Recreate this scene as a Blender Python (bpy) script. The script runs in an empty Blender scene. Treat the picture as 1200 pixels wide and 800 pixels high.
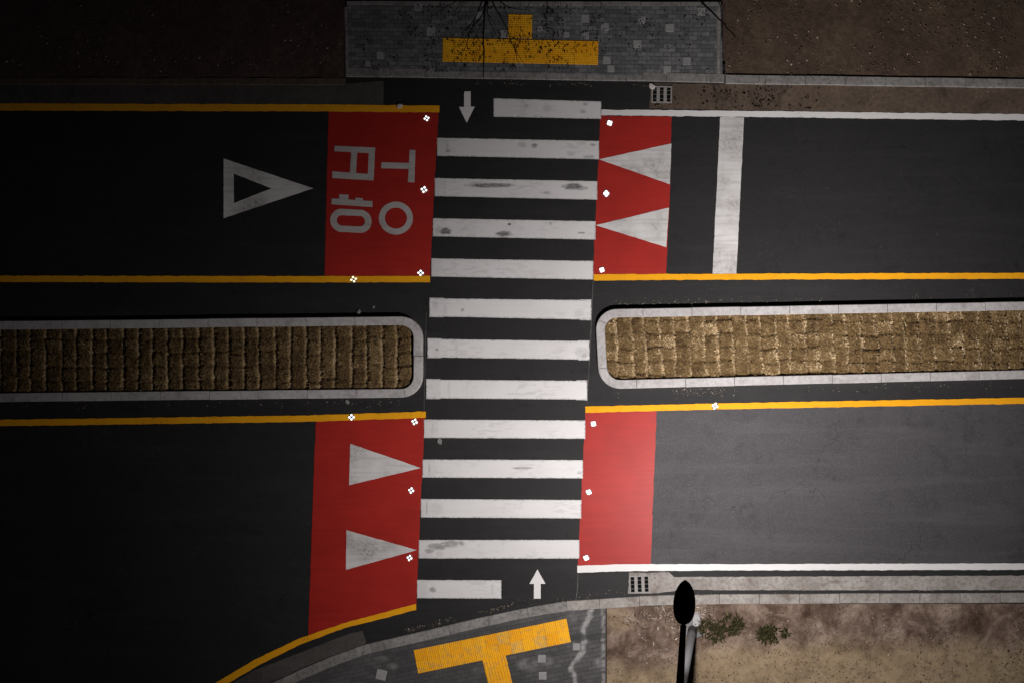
import bpy, bmesh, math, random
from mathutils import Vector, Matrix, noise
random.seed(11)
R = math.radians
sc = bpy.context.scene
COL = sc.collection
S = 47.0                    # pixels of the photograph per metre on the ground
H = 40.0                    # camera height
NX, NY = (875-600)/S, (400-380)/S     # point on the ground straight under the camera

# ------------------------------------------------------------------ helpers
def P(px, py, z=0.0):
    gx, gy = (px-600)/S, (400-py)/S
    k = (H-z)/H
    return Vector((NX+(gx-NX)*k, NY+(gy-NY)*k, z))
def nz(x, y, z=0.0, s=1.0):
    return noise.noise(Vector((x*s, y*s, z)))
def fbm(x, y, z=0.0, s=1.0, o=4):
    v = 0; a = .5; f = s
    for _ in range(o):
        v += a*noise.noise(Vector((x*f, y*f, z))); a *= .5; f *= 2.03
    return v
def sstep(a, b, x):
    t = max(0, min(1, (x-a)/(b-a))); return t*t*(3-2*t)
def tag(o, label=None, cat=None, group=None, kind=None):
    if label: o['label'] = label
    if cat: o['category'] = cat
    if group: o['group'] = group
    if kind: o['kind'] = kind
    return o
def empty(name, loc=(0,0,0), rz=0):
    o = bpy.data.objects.new(name, None); COL.objects.link(o)
    o.location = loc; o.rotation_euler = (0,0,rz); o.empty_display_size = .1
    return o
def mesh(name, verts, faces, mat, parent=None, smooth=False, attr=None):
    me = bpy.data.meshes.new(name)
    me.from_pydata([tuple(v) for v in verts], [], faces); me.update()
    me.materials.append(mat)
    if smooth: me.polygons.foreach_set('use_smooth', [True]*len(me.polygons))
    if attr:
        for an, vals in attr.items():
            a = me.attributes.new(an, 'FLOAT', 'POINT'); a.data.foreach_set('value', vals)
    o = bpy.data.objects.new(name, me); COL.objects.link(o)
    if parent: o.parent = parent
    return o
def bmobj(name, bm, mat, parent=None, smooth=False):
    me = bpy.data.meshes.new(name); bm.to_mesh(me); bm.free(); me.materials.append(mat)
    if smooth: me.polygons.foreach_set('use_smooth', [True]*len(me.polygons))
    o = bpy.data.objects.new(name, me); COL.objects.link(o)
    if parent: o.parent = parent
    return o
def rough_loop(pts, step=.09, amp=.006, seed=0.0):
    """polygon (Vectors) resampled with slightly uneven edges, like hand-rolled paint"""
    out = []
    n = len(pts)
    for i in range(n):
        a, b = pts[i], pts[(i+1) % n]
        d = b-a; L = d.length
        k = max(1, int(L/step)); nrm = Vector((-d.y, d.x, 0))/max(L, 1e-6)
        for j in range(k):
            p = a+d*(j/k)
            w = 0 if j == 0 else amp*(nz(p.x, p.y, seed, 6)+.7*nz(p.x, p.y, seed+5, 17))
            out.append(p+nrm*w)
    return out
def sheet(name, poly, z, mat, parent=None, amp=.006, step=.09):
    pts = [P(x, y, z) for x, y in poly]
    if amp: pts = rough_loop(pts, step, amp, seed=poly[0][0]*.13)
    bm = bmesh.new()
    vs = [bm.verts.new(p) for p in pts]
    f = bm.faces.new(vs); bm.normal_update()
    if f.normal.z < 0: f.normal_flip()
    bmesh.ops.triangulate(bm, faces=bm.faces[:])
    return bmobj(name, bm, mat, parent)
def multi_sheet(name, polys, z, mat, parent=None, amp=.004):
    bm = bmesh.new()
    for poly in polys:
        pts = [P(x, y, z) for x, y in poly]
        if amp: pts = rough_loop(pts, .06, amp, poly[0][0]*.17)
        f = bm.faces.new([bm.verts.new(p) for p in pts]); f.normal_update()
        if f.normal.z < 0: f.normal_flip()
    bmesh.ops.triangulate(bm, faces=bm.faces[:])
    return bmobj(name, bm, mat, parent)
def slab(name, poly, z0, z1, mat, parent=None, bevel=0):
    bm = bmesh.new()
    lo = [bm.verts.new(P(x, y, z1)*1.0) for x, y in poly]
    for v in lo: v.co.z = z1
    f = bm.faces.new(lo); f.normal_update()
    if f.normal.z < 0: f.normal_flip()
    r = bmesh.ops.extrude_face_region(bm, geom=[f])
    for v in [g for g in r['geom'] if isinstance(g, bmesh.types.BMVert)]: pass
    top = [g for g in r['geom'] if isinstance(g, bmesh.types.BMVert)]
    for v in lo: v.co.z = z0
    bmesh.ops.recalc_face_normals(bm, faces=bm.faces[:])
    if bevel:
        es = [e for e in bm.edges if all(abs(v.co.z-z1) < 1e-5 for v in e.verts)]
        bmesh.ops.bevel(bm, geom=es, offset=bevel, segments=2, affect='EDGES', profile=.5)
    return bmobj(name, bm, mat, parent)
def inside(p, poly):
    x, y = p; c = False; n = len(poly)
    for i in range(n):
        x1, y1 = poly[i]; x2, y2 = poly[(i+1) % n]
        if (y1 > y) != (y2 > y) and x < (x2-x1)*(y-y1)/(y2-y1)+x1: c = not c
    return c
def segdist(x, y, pl):
    best = 1e9
    for (x1, y1), (x2, y2) in zip(pl[:-1], pl[1:]):
        dx, dy = x2-x1, y2-y1
        t = max(0, min(1, ((x-x1)*dx+(y-y1)*dy)/(dx*dx+dy*dy)))
        best = min(best, math.hypot(x-x1-dx*t, y-y1-dy*t))
    return best
def tube(bm, pts, rads, seg=10, cap=True):
    rings = []
    for i, p in enumerate(pts):
        p = Vector(p)
        d = (Vector(pts[min(i+1, len(pts)-1)])-Vector(pts[max(i-1, 0)])).normalized()
        u = d.orthogonal().normalized() if i == 0 else (u - d*u.dot(d)).normalized()
        v = d.cross(u)
        rings.append([bm.verts.new(p+(u*math.cos(2*math.pi*k/seg)+v*math.sin(2*math.pi*k/seg))*rads[i]) for k in range(seg)])
    for a, b in zip(rings[:-1], rings[1:]):
        for k in range(seg):
            bm.faces.new((a[k], a[(k+1) % seg], b[(k+1) % seg], b[k]))
    if cap:
        bm.faces.new(rings[0][::-1]); bm.faces.new(rings[-1])
def box(bm, c, s, rz=0, bevel=0):
    r = bmesh.ops.create_cube(bm, size=1)
    M = Matrix.Translation(c) @ Matrix.Rotation(rz, 4, 'Z') @ Matrix.Diagonal((*s, 1))
    bmesh.ops.transform(bm, matrix=M, verts=r['verts'])
    if bevel:
        es = list({e for v in r['verts'] for e in v.link_edges})
        bmesh.ops.bevel(bm, geom=es, offset=bevel, segments=1, affect='EDGES')

# ------------------------------------------------------------------ materials
class NT:
    def __init__(s, name):
        s.m = bpy.data.materials.new(name); s.m.use_nodes = True
        s.t = s.m.node_tree; s.b = s.t.nodes['Principled BSDF']
        s.pos = s.n('ShaderNodeNewGeometry').outputs['Position']
    def n(s, ty, **kw):
        nd = s.t.nodes.new(ty)
        for k, v in kw.items(): setattr(nd, k, v)
        return nd
    def link(s, a, b): s.t.links.new(a, b)
    def noise(s, scale, detail=4, rough=.6, vec=None, stretch=None, dist=0):
        nd = s.n('ShaderNodeTexNoise'); nd.inputs['Scale'].default_value = scale
        nd.inputs['Detail'].default_value = detail; nd.inputs['Roughness'].default_value = rough
        nd.inputs['Distortion'].default_value = dist
        v = vec or s.pos
        if stretch:
            mp = s.n('ShaderNodeMapping'); mp.inputs['Scale'].default_value = stretch
            s.link(v, mp.inputs['Vector']); v = mp.outputs[0]
        s.link(v, nd.inputs['Vector']); return nd.outputs['Fac']
    def ramp(s, fac, stops):
        nd = s.n('ShaderNodeValToRGB'); e = nd.color_ramp.elements
        while len(e) < len(stops): e.new(.5)
        for i, (p, c) in enumerate(stops):
            e[i].position = p; e[i].color = (*c, 1) if len(c) == 3 else c
        s.link(fac, nd.inputs[0]); return nd.outputs[0]
    def rng(s, fac, a, b, c=0, d=1):
        nd = s.n('ShaderNodeMapRange'); nd.inputs[1].default_value = a; nd.inputs[2].default_value = b
        nd.inputs[3].default_value = c; nd.inputs[4].default_value = d
        s.link(fac, nd.inputs[0]); return nd.outputs[0]
    def mix(s, fac, a, b, mode='MIX'):
        nd = s.n('ShaderNodeMix', data_type='RGBA', blend_type=mode)
        for sock, v in ((nd.inputs[0], fac), (nd.inputs[6], a), (nd.inputs[7], b)):
            if isinstance(v, bpy.types.NodeSocket): s.link(v, sock)
            elif isinstance(v, (tuple, list)): sock.default_value = (*v, 1) if len(v) == 3 else v
            else: sock.default_value = v
        return nd.outputs[2]
    def math(s, op, a, b=0.0):
        nd = s.n('ShaderNodeMath', operation=op)
        for i, v in enumerate((a, b)):
            if isinstance(v, bpy.types.NodeSocket): s.link(v, nd.inputs[i])
            else: nd.inputs[i].default_value = v
        return nd.outputs[0]
    def attr(s, name):
        nd = s.n('ShaderNodeAttribute'); nd.attribute_name = name; return nd.outputs['Fac']
    def bump(s, h, strength=.3, dist=.01):
        nd = s.n('ShaderNodeBump'); nd.inputs['Strength'].default_value = strength; nd.inputs['Distance'].default_value = dist
        s.link(h, nd.inputs['Height']); s.link(nd.outputs[0], s.b.inputs['Normal'])
    def fin(s, color, rough=.7, spec=.5, metal=0):
        for sock, v in ((s.b.inputs['Base Color'], color), (s.b.inputs['Roughness'], rough)):
            if isinstance(v, bpy.types.NodeSocket): s.link(v, sock)
            elif isinstance(v, tuple): sock.default_value = (*v, 1)
            else: sock.default_value = v
        s.b.inputs['Specular IOR Level'].default_value = spec
        s.b.inputs['Metallic'].default_value = metal
        return s.m

def asphalt(name, lo, hi, rough, spec, fleck=.12):
    t = NT(name)
    big = t.noise(.45, 5, .6); mid = t.noise(5, 5, .65); fine = t.noise(70, 3, .7)
    c = t.ramp(big, [(.3, lo), (.72, hi)])
    c = t.mix(t.rng(mid, .3, .7, 0, .5), c, tuple(x*.65 for x in lo))
    c = t.mix(t.rng(fine, .35, .75, 0, .55), c, tuple(x*1.8 for x in hi))
    # scattered pale scuffs and dust
    sc1 = t.rng(t.noise(1.1, 3, .6, dist=.6), .60, .72); sc2 = t.rng(t.noise(9, 4, .7), .55, .72)
    c = t.mix(t.math('MULTIPLY', t.math('MULTIPLY', sc1, sc2), fleck*2.5), c, (.16, .15, .145))
    vo = t.n('ShaderNodeTexVoronoi'); vo.inputs['Scale'].default_value = 2.6; t.link(t.pos, vo.inputs['Vector'])
    c = t.mix(t.math('MULTIPLY', t.rng(vo.outputs['Distance'], .0, .055, 1, 0), fleck*2), c, (.3, .29, .28))
    # oily blotches, tyre-darkened tracks, hair cracks
    ob = t.math('MULTIPLY', t.rng(t.noise(.9, 4, .6, dist=.8), .50, .68), t.rng(t.noise(4, 4, .6), .35, .65))
    c = t.mix(t.math('MULTIPLY', ob, .55), c, tuple(x*.45 for x in lo))
    st = t.noise(1.0, 5, .65, stretch=(.22, 2.4, 1))
    c = t.mix(t.math('MULTIPLY', t.rng(st, .5, .72), .45), c, tuple(x*1.75 for x in hi))
    mid2 = t.noise(22, 3, .7)
    c = t.mix(t.math('MULTIPLY', t.rng(mid2, .52, .75), .55), c, tuple(x*2.2 for x in hi))
    v2 = t.n('ShaderNodeTexVoronoi'); v2.feature = 'DISTANCE_TO_EDGE'; v2.inputs['Scale'].default_value = .33
    dn = t.n('ShaderNodeTexNoise'); dn.inputs['Scale'].default_value = 1.7; dn.inputs['Detail'].default_value = 6; t.link(t.pos, dn.inputs['Vector'])
    vm = t.n('ShaderNodeVectorMath', operation='MULTIPLY_ADD'); t.link(dn.outputs['Color'], vm.inputs[0]); vm.inputs[1].default_value = (1.1, 1.1, 0); t.link(t.pos, vm.inputs[2])
    t.link(vm.outputs[0], v2.inputs['Vector'])
    cr = t.math('MULTIPLY', t.rng(v2.outputs['Distance'], .0, .0045, 1, 0), t.rng(t.noise(.5, 2, .5), .5, .56))
    c = t.mix(t.math('MULTIPLY', cr, .7), c, tuple(x*.3 for x in lo))
    # tyre polish running along the lanes
    tr = t.noise(1.0, 3, .55, stretch=(.10, 1.3, 1))
    t.bump(fine, .5, .006)
    return t.fin(c, t.rng(tr, .3, .7, rough-.025, rough+.035), spec)
def paint(name, col, under, wear_lo=.60, wear_hi=.75, rough=.55, spec=.45, amount=.8, dirt=(.5, .47, .45), attr=None, var=.14):
    t = NT(name)
    b1 = t.noise(1.3, 5, .6); b2 = t.noise(14, 5, .7); fine = t.noise(110, 2, .6)
    streak = t.noise(3.0, 4, .6, stretch=(.22, 3.5, 1))
    dc = tuple(c*d for c, d in zip(col, dirt))
    c = t.mix(t.math('MULTIPLY', t.rng(b1, .35, .75), var*2.2), col, dc)
    c = t.mix(t.math('MULTIPLY', t.rng(streak, .48, .75), var*2.2), c, dc)
    c = t.mix(t.math('MULTIPLY', t.rng(fine, .4, .8), var), c, dc)
    w = t.math('MULTIPLY', t.rng(b1, .5, .72), t.rng(b2, wear_lo, wear_hi))
    w = t.math('MULTIPLY', w, amount)
    if attr:
        a = t.attr(attr)
        w2 = t.math('MULTIPLY', a, t.rng(t.noise(26, 4, .75), .25, .58, .55, 1))
        w = t.math('MAXIMUM', w, w2)
    c = t.mix(w, c, under)
    t.bump(fine, .22, .004)
    return t.fin(c, rough, spec)

ASPH = (.013, .0125, .0125)
M = {}
M['road'] = asphalt('road asphalt', (.0085, .0082, .0083), (.0155, .015, .015), .68, .32)
M['lane'] = asphalt('older grey asphalt', (.037, .0345, .0365), (.054, .0505, .0525), .70, .36, .07)
M['fresh'] = asphalt('fresh black asphalt', (.0075, .0072, .0072), (.0135, .0128, .0128), .66, .35, .05)
M['white'] = paint('white road paint', (.69, .672, .665), ASPH, attr='wear', var=.055)
M['white_plain'] = paint('white line paint', (.74, .72, .71), ASPH, var=.06)
M['white_worn'] = paint('worn white road paint', (.68, .665, .655), (.06, .056, .055), wear_lo=.45, wear_hi=.68, amount=.75, var=.28)
M['letter'] = paint('faded letter paint', (.50, .47, .455), (.10, .03, .028), wear_lo=.5, wear_hi=.7, amount=.6, var=.2)
M['yellow'] = paint('yellow line paint', (.86, .385, .011), (.05, .03, .012), spec=.1, wear_lo=.52, wear_hi=.70, dirt=(.72, .66, .6), var=.16)
M['red'] = paint('red road surfacing', (.385, .0205, .0145), (.10, .010, .008), rough=.49, spec=.29, amount=.7, dirt=(.58, .62, .66), var=.2)
# concrete
def concrete(name, lo, hi, dirt, dirt_amt=.5, rough=.75):
    t = NT(name)
    a = t.noise(1.7, 5, .65); b = t.noise(11, 5, .7); f = t.noise(90, 2, .6)
    c = t.ramp(a, [(.3, lo), (.7, hi)])
    c = t.mix(t.math('MULTIPLY', t.rng(b, .45, .72), dirt_amt), c, dirt)
    c = t.mix(t.rng(f, .3, .8, 0, .3), c, tuple(x*.5 for x in lo))
    st = t.noise(1.1, 6, .7, dist=1.2)
    c = t.mix(t.math('MULTIPLY', t.rng(st, .56, .66), dirt_amt*.8), c, dirt)
    t.bump(t.math('ADD', f, b), .4, .005)
    return t.fin(c, rough, .35)
M['granite'] = concrete('pale granite kerb', (.40, .378, .372), (.53, .51, .505), (.20, .18, .17), .6)
M['kerb'] = concrete('grey concrete kerb', (.18, .165, .157), (.33, .315, .30), (.085, .076, .070), .85)
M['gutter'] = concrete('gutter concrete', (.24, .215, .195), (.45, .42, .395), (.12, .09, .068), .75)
M['gutter_dirty'] = concrete('soil stained gutter', (.085, .060, .042), (.15, .105, .075), (.035, .022, .016), .75)
M['gutter_dark'] = concrete('dark damp gutter', (.062, .054, .050), (.10, .088, .082), (.030, .026, .024), .6)
M['seam'] = concrete('pale seam dust', (.045, .043, .042), (.13, .125, .12), (.02, .02, .02), .8)
M['mortar'] = concrete('dark joint', (.03, .028, .026), (.05, .046, .043), (.02, .018, .017), .5)
# soil
def soil(name, lo, hi, third):
    t = NT(name)
    a = t.noise(.9, 6, .65, dist=.4); b = t.noise(7, 6, .7); f = t.noise(60, 3, .7)
    c = t.ramp(a, [(.28, lo), (.55, hi), (.78, third)])
    c = t.mix(t.rng(b, .42, .7, 0, .75), c, tuple(x*.5 for x in lo))
    c = t.mix(t.rng(f, .45, .8, 0, .4), c, tuple(x*1.5 for x in third))
    t.bump(t.math('ADD', b, t.math('MULTIPLY', f, .4)), .8, .03)
    return t.fin(c, .95, .15)
M['soil'] = soil('brown soil', (.060, .040, .029), (.105, .073, .052), (.15, .105, .07))
M['soil_dark'] = soil('dark red soil', (.060, .038, .032), (.088, .057, .049), (.115, .078, .066))
def soil_front():
    t = NT('trampled soil with sandy patch')
    a = t.noise(1.6, 6, .7, dist=.5); b = t.noise(9, 6, .7); f = t.noise(60, 3, .7)
    sand = t.attr('sand')
    brown = t.ramp(a, [(.32, (.050, .028, .018)), (.48, (.135, .090, .068)), (.66, (.30, .225, .178))])
    sandy = t.ramp(a, [(.3, (.25, .18, .108)), (.7, (.37, .28, .165))])
    c = t.mix(sand, brown, sandy)
    c = t.mix(t.math('MULTIPLY', t.rng(b, .5, .7), .6), c, (.036, .022, .015))
    c = t.mix(t.math('MULTIPLY', t.rng(f, .5, .8), .35), c, (.27, .21, .16))
    t.bump(t.math('ADD', b, t.math('MULTIPLY', f, .4)), .8, .03)
    return t.fin(c, .95, .15)
M['soil_front'] = soil_front()
# block paving
def paving(name, ang, lo, hi, bw, bh, attr=None, dirt_amt=.5, mort=.35):
    t = NT(name)
    mp = t.n('ShaderNodeMapping'); mp.inputs['Rotation'].default_value = (0, 0, ang)
    t.link(t.pos, mp.inputs['Vector'])
    br = t.n('ShaderNodeTexBrick'); t.link(mp.outputs[0], br.inputs['Vector'])
    br.inputs['Scale'].default_value = 1; br.inputs['Brick Width'].default_value = bw; br.inputs['Row Height'].default_value = bh
    br.inputs['Mortar Size'].default_value = .006; br.inputs['Mortar Smooth'].default_value = .2
    br.inputs['Color1'].default_value = (*lo, 1); br.inputs['Color2'].default_value = (*hi, 1)
    br.inputs['Mortar'].default_value = (*[x*mort for x in lo], 1); br.inputs['Bias'].default_value = 0
    br.offset = .5
    a = t.noise(.8, 5, .65); b = t.noise(6, 5, .72); f = t.noise(80, 2, .6)
    c = t.mix(t.rng(a, .38, .7, 0, .55), br.outputs['Color'], tuple(x*.45 for x in lo))
    c = t.mix(t.math('MULTIPLY', t.rng(b, .52, .72), dirt_amt), c, tuple(x*.25 for x in lo))
    c = t.mix(t.math('MULTIPLY', t.rng(f, .4, .8), .3), c, tuple(x*1.5 for x in hi))
    if attr:
        c = t.mix(t.math('MULTIPLY', t.attr(attr), t.rng(b, .2, .55, .45, 1)), c, (.36, .345, .335))
        c = t.mix(t.attr('band'), c, t.mix(.75, c, (.03, .029, .03)))
    t.bump(t.math('ADD', t.math('MULTIPLY', br.outputs['Fac'], -1), t.math('MULTIPLY', f, .25)), .5, .008)
    return t.fin(c, .7, .4)
M['pave_top'] = paving('charcoal block paving', 0.014, (.088, .088, .092), (.205, .204, .208), .21, .105, attr=None, dirt_amt=.75)
M['pave_bottom'] = paving('grey block paving', R(-11), (.056, .053, .053), (.085, .082, .081), .21, .105, attr='pale', dirt_amt=.45, mort=.62)
M['paver'] = concrete('pale square paver', (.27, .265, .265), (.35, .34, .34), (.17, .16, .16), .5)
def tile_mat(name, dirty):
    t = NT(name)
    oi = t.n('ShaderNodeObjectInfo').outputs['Random']
    b = t.noise(8, 5, .72, dist=.4); a = t.noise(1.6, 4, .6)
    c = t.mix(oi, (.90, .40, .010), (.95, .49, .022))
    c = t.mix(t.math('MULTIPLY', t.rng(a, .4, .75), .35), c, (.5, .2, .012))
    if dirty:
        c = t.mix(t.rng(b, .56, .64, 0, .92), c, (.05, .028, .010))
    else:
        c = t.mix(t.math('MULTIPLY', t.rng(b, .5, .68), .65), c, (.36, .26, .13))
        gr = t.math('MULTIPLY', t.rng(oi, .84, .88, 0, .55), t.rng(t.noise(9, 3, .6), .35, .7))
        c = t.mix(gr, c, (.42, .34, .20))
    return t.fin(c, .65, .12)
M['tile_dirty'] = tile_mat('leaf stained yellow tactile tile', True)
M['tile'] = tile_mat('yellow tactile tile', False)
def turf(name, c1, c2, pale):
    t = NT(name)
    b = t.noise(6, 5, .7); f = t.noise(55, 4, .75)
    c = t.mix(t.rng(b, .35, .65), c1, c2)
    c = t.mix(t.math('MULTIPLY', t.attr('seam'), t.rng(f, .3, .6, .5, 1)), c, pale)
    c = t.mix(t.rng(f, .4, .7, 0, .65), c, tuple(x*.35 for x in c1))
    t.bump(t.math('ADD', f, t.noise(20, 4, .7)), 1.0, .05)
    return t.fin(c, .95, .1)
M['turf'] = turf('dormant turf', (.19, .115, .046), (.29, .187, .078), (.64, .46, .26))
def blade_mat(name, a, b, c_):
    t = NT(name)
    c = t.ramp(t.attr('tone'), [(0, a), (.55, b), (1, c_)])
    return t.fin(c, .85, .15)
M['blade'] = blade_mat('dry grass blades', (.095, .056, .028), (.29, .195, .092), (.76, .59, .37))
M['weed'] = blade_mat('green weeds', (.058, .046, .022), (.085, .082, .034), (.21, .175, .10))
M['litter'] = blade_mat('dry plant litter', (.16, .11, .075), (.38, .31, .25), (.66, .60, .55))
M['clod'] = blade_mat('soil clods', (.085, .056, .040), (.15, .105, .078), (.42, .34, .27))
M['leaf'] = blade_mat('dark fallen leaves', (.014, .009, .006), (.025, .015, .010), (.06, .036, .02))
def plain(name, col, rough=.5, metal=0, spec=.5, n=.2):
    t = NT(name)
    a = t.noise(9, 4, .6)
    c = t.mix(t.rng(a, .3, .7, 0, n*2), col, tuple(x*.6 for x in col))
    return t.fin(c, rough, spec, metal)
M['iron'] = plain('grate iron', (.16, .15, .14), .6, .3)
M['iron_pale'] = plain('dusty grate iron', (.30, .28, .265), .8, 0)
M['pit_shade'] = plain('drain pit', (.004, .004, .004), .95, 0, .1)
M['pole'] = plain('galvanised pole', (.17, .173, .18), .8, 0)
M['lamp'] = plain('black lamp housing', (.006, .006, .006), .6, 0, .2)
M['cap'] = plain('pale pole base concrete', (.40, .385, .385), .9)
M['bark'] = plain('dark bark', (.016, .012, .010), .9, 0, .1)
M['scrap'] = plain('pale paper scrap', (.62, .56, .53), .8)
M['stud'] = plain('stud casting', (.30, .29, .29), .45, .6)
def glow(name, col, s):
    t = NT(name); t.b.inputs['Emission Color'].default_value = (*col, 1); t.b.inputs['Emission Strength'].default_value = s
    return t.fin((.7, .7, .7), .3)
M['led_white'] = glow('white stud light', (1, .97, .97), 1.7)
M['led_amber'] = glow('warm stud light', (1, .84, .5), 1.5)
M['lens'] = glow('lamp lens', (1, .96, .92), 20)

# ------------------------------------------------------------------ the ground
def plane(name, x0, y0, x1, y1, z, mat):
    o = mesh(name, [(x0,y0,z),(x1,y0,z),(x1,y1,z),(x0,y1,z)], [(0,1,2,3)], mat); return tag(o, kind='structure')
plane('ground', -300, -300, 300, 300, -.06, M['soil_dark'])
plane('road', -90, -60, 90, 6.9, 0, M['road'])
o = sheet('crosswalk_asphalt', [(450,92),(764,96),(764,127.5),(704,127.5),(695.2,325),(688,470),(678,661),(676.5,672),(736,672),(740,706),(480,748),(428,760),(425,739),(488,714.5),(499,489),(504,331),(515,124),(450,122.5)], .004, M['fresh'], amp=.004); tag(o, kind='structure')

o = sheet('lane_surface', [(769.6,477),(846.6,474.5),(2600,442),(2600,660),(846.6,664),(762.4,664)], .004, M['lane'], amp=.01); tag(o, kind='structure')
o = multi_sheet('asphalt_seam', [[(694.6,330),(695.6,330),(692.4,400),(688.4,473),(687.4,473),(691.4,400)],[(676.9,671),(678.0,671),(677.2,690),(675.4,703),(674.4,703),(676.2,690)],[(499.2,366),(499.9,366),(497.3,480),(496.5,480)]], .0065, M['seam'], amp=.004); tag(o, kind='structure')
# gutters
def struct(o): return tag(o, kind='structure')
struct(sheet('gutter', [(-1500,95),(412,98),(449.5,95),(449.5,123.2),(-1500,117)], .005, M['gutter_dark']))
struct(sheet('gutter', [(763,98),(2600,120),(2600,155),(846,129),(761,127.6)], .005, M['gutter_dirty'], amp=.012))
struct(sheet('gutter', [(737,670.5),(784,670),(790,675.5),(2600,668),(2600,690),(846,691),(800,690),(772,694.5),(736,695)], .005, M['gutter'], amp=.012))
struct(sheet('gutter', [(352,764),(395,747),(413,741),(425,738.5),(429,753),(352,786),(300,806),(262,828),(238,850),(222,838),(262,806),(300,784)], .005, M['gutter_dark'], amp=.015))

# kerbs: one mesh per run, made of separate stones
def kerb_run(name, outer, width, z0, z1f, mat, parent=None, stone=1.0, gap=.010, split=False, closed=False, label=None):
    """outer: pixel polyline of the road-side edge; width px towards the left of travel"""
    pts = [Vector(((x-600)/S, (400-y)/S, 0)) for x, y in outer]
    # arc-length resample
    L = [0]
    for a, b in zip(pts[:-1], pts[1:]): L.append(L[-1]+(b-a).length)
    def at(s):
        for i in range(len(L)-1):
            if s <= L[i+1] or i == len(L)-2:
                t = (s-L[i])/max(1e-9, L[i+1]-L[i]); return pts[i].lerp(pts[i+1], t)
    def nrm(s):
        e = .06
        d = at(min(L[-1], s+e))-at(max(0, s-e)); d.normalize(); return Vector((-d.y, d.x, 0))
    w = width/S
    bm = bmesh.new(); out = []
    s = 0
    while s < L[-1]-.02:
        e = min(L[-1], s+stone)
        k = max(2, int((e-s)/.10)) if (nrm(s+.01)-nrm(e-.01)).length > .02 else 2
        rows = []
        off = random.uniform(-.004, .004); dz = random.uniform(-.004, .004)
        for j in range(k+1):
            q = s+gap/2+(e-s-gap)*j/k
            p = at(q); n = nrm(q); px = 600+p.x*S
            z1 = z1f(px)+dz
            kk = (H-z1)/H
            def up(v): return Vector((NX+(v.x-NX)*kk, NY+(v.y-NY)*kk, 0))
            po = up(p+n*off); pi = up(p+n*(w+off)); b = n*.014
            rows.append([po+Vector((0,0,z0)), po+Vector((0,0,z1-.016)), po+b+Vector((0,0,z1)), pi-b*.6+Vector((0,0,z1)), pi+Vector((0,0,z1-.010)), pi+Vector((0,0,z0))])
        vr = [[bm.verts.new(v) for v in r] for r in rows]
        for a, c in zip(vr[:-1], vr[1:]):
            for m in range(5): bm.faces.new((a[m], a[m+1], c[m+1], c[m]))
        bm.faces.new(vr[0]); bm.faces.new(vr[-1][::-1])
        if split:
            bmesh.ops.recalc_face_normals(bm, faces=bm.faces[:])
            out.append(bmobj(name, bm, mat, parent)); bm = bmesh.new()
        s = e
    if split: bm.free(); return out
    bmesh.ops.recalc_face_normals(bm, faces=bm.faces[:])
    return bmobj(name, bm, mat, parent)
def z_top(px):
    return .066 if px < 505 or px > 752 else .052
struct(kerb_run('kerb', [(405,90),(516,91.5),(634,93.5),(751,95.3),(849,97.5)], 10.5, -.02, z_top, M['kerb']))
struct(kerb_run('kerb', [(-900,98),(404,99.5)], 8, -.02, lambda x: .09, M['gutter_dirty']))
struct(kerb_run('kerb', [(850,98),(2200,118)], 10.5, -.02, lambda x: .105, M['kerb']))
bk = [(352,784),(390,768),(426.5,755),(475,744),(526,732),(569,722),(600,715),(632,709),(664,704),(710,701),(755,698),(787,697),(846,696),(1000,695),(2300,690)]
ext = [(160,1200),(160,1100),(165,1000),(180,940),(205,890),(235,855),(270,826),(310,803)]
kpath = ext+bk
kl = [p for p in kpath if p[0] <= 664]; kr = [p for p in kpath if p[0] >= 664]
struct(kerb_run('kerb', kl[::-1], 11.5, -.02, lambda px: .07 if 420 < px < 705 else .09, M['kerb']))
struct(kerb_run('kerb', kr[::-1], 11.5, -.02, lambda px: .075, M['gutter']))  # paler mix: newer stones, with stronger lamplight also put into the colour

# ------------------------------------------------------------------ pavements and soil
def grid_surface(name, poly, z, mat, step, attrs, parent=None, bump=None):
    xs = [p[0] for p in poly]; ys = [p[1] for p in poly]
    x0, x1, y0, y1 = min(xs), max(xs), min(ys), max(ys)
    sp = step*S
    nx = max(1, round((x1-x0)/sp)); ny = max(1, round((y1-y0)/sp))
    verts = []; idx = {}; faces = []; av = {k: [] for k in attrs}
    def vid(i, j):
        if (i, j) not in idx:
            px, py = x0+(x1-x0)*i/nx, y0+(y1-y0)*j/ny
            p = P(px, py, z)
            if bump: p.z += bump(px, py)
            idx[(i, j)] = len(verts); verts.append(p)
            for k, f in attrs.items(): av[k].append(f(px, py))
        return idx[(i, j)]
    for i in range(nx):
        for j in range(ny):
            if inside((x0+(x1-x0)*(i+.5)/nx, y0+(y1-y0)*(j+.5)/ny), poly):
                faces.append((vid(i, j+1), vid(i+1, j+1), vid(i+1, j), vid(i, j)))
    return mesh(name, verts, faces, mat, parent, smooth=bool(bump), attr=av or None)

side_top = struct(slab('sidewalk', [(407,7),(846,7),(847,91),(634,86),(408,83)], -.03, .06, M['pave_top']))
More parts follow.
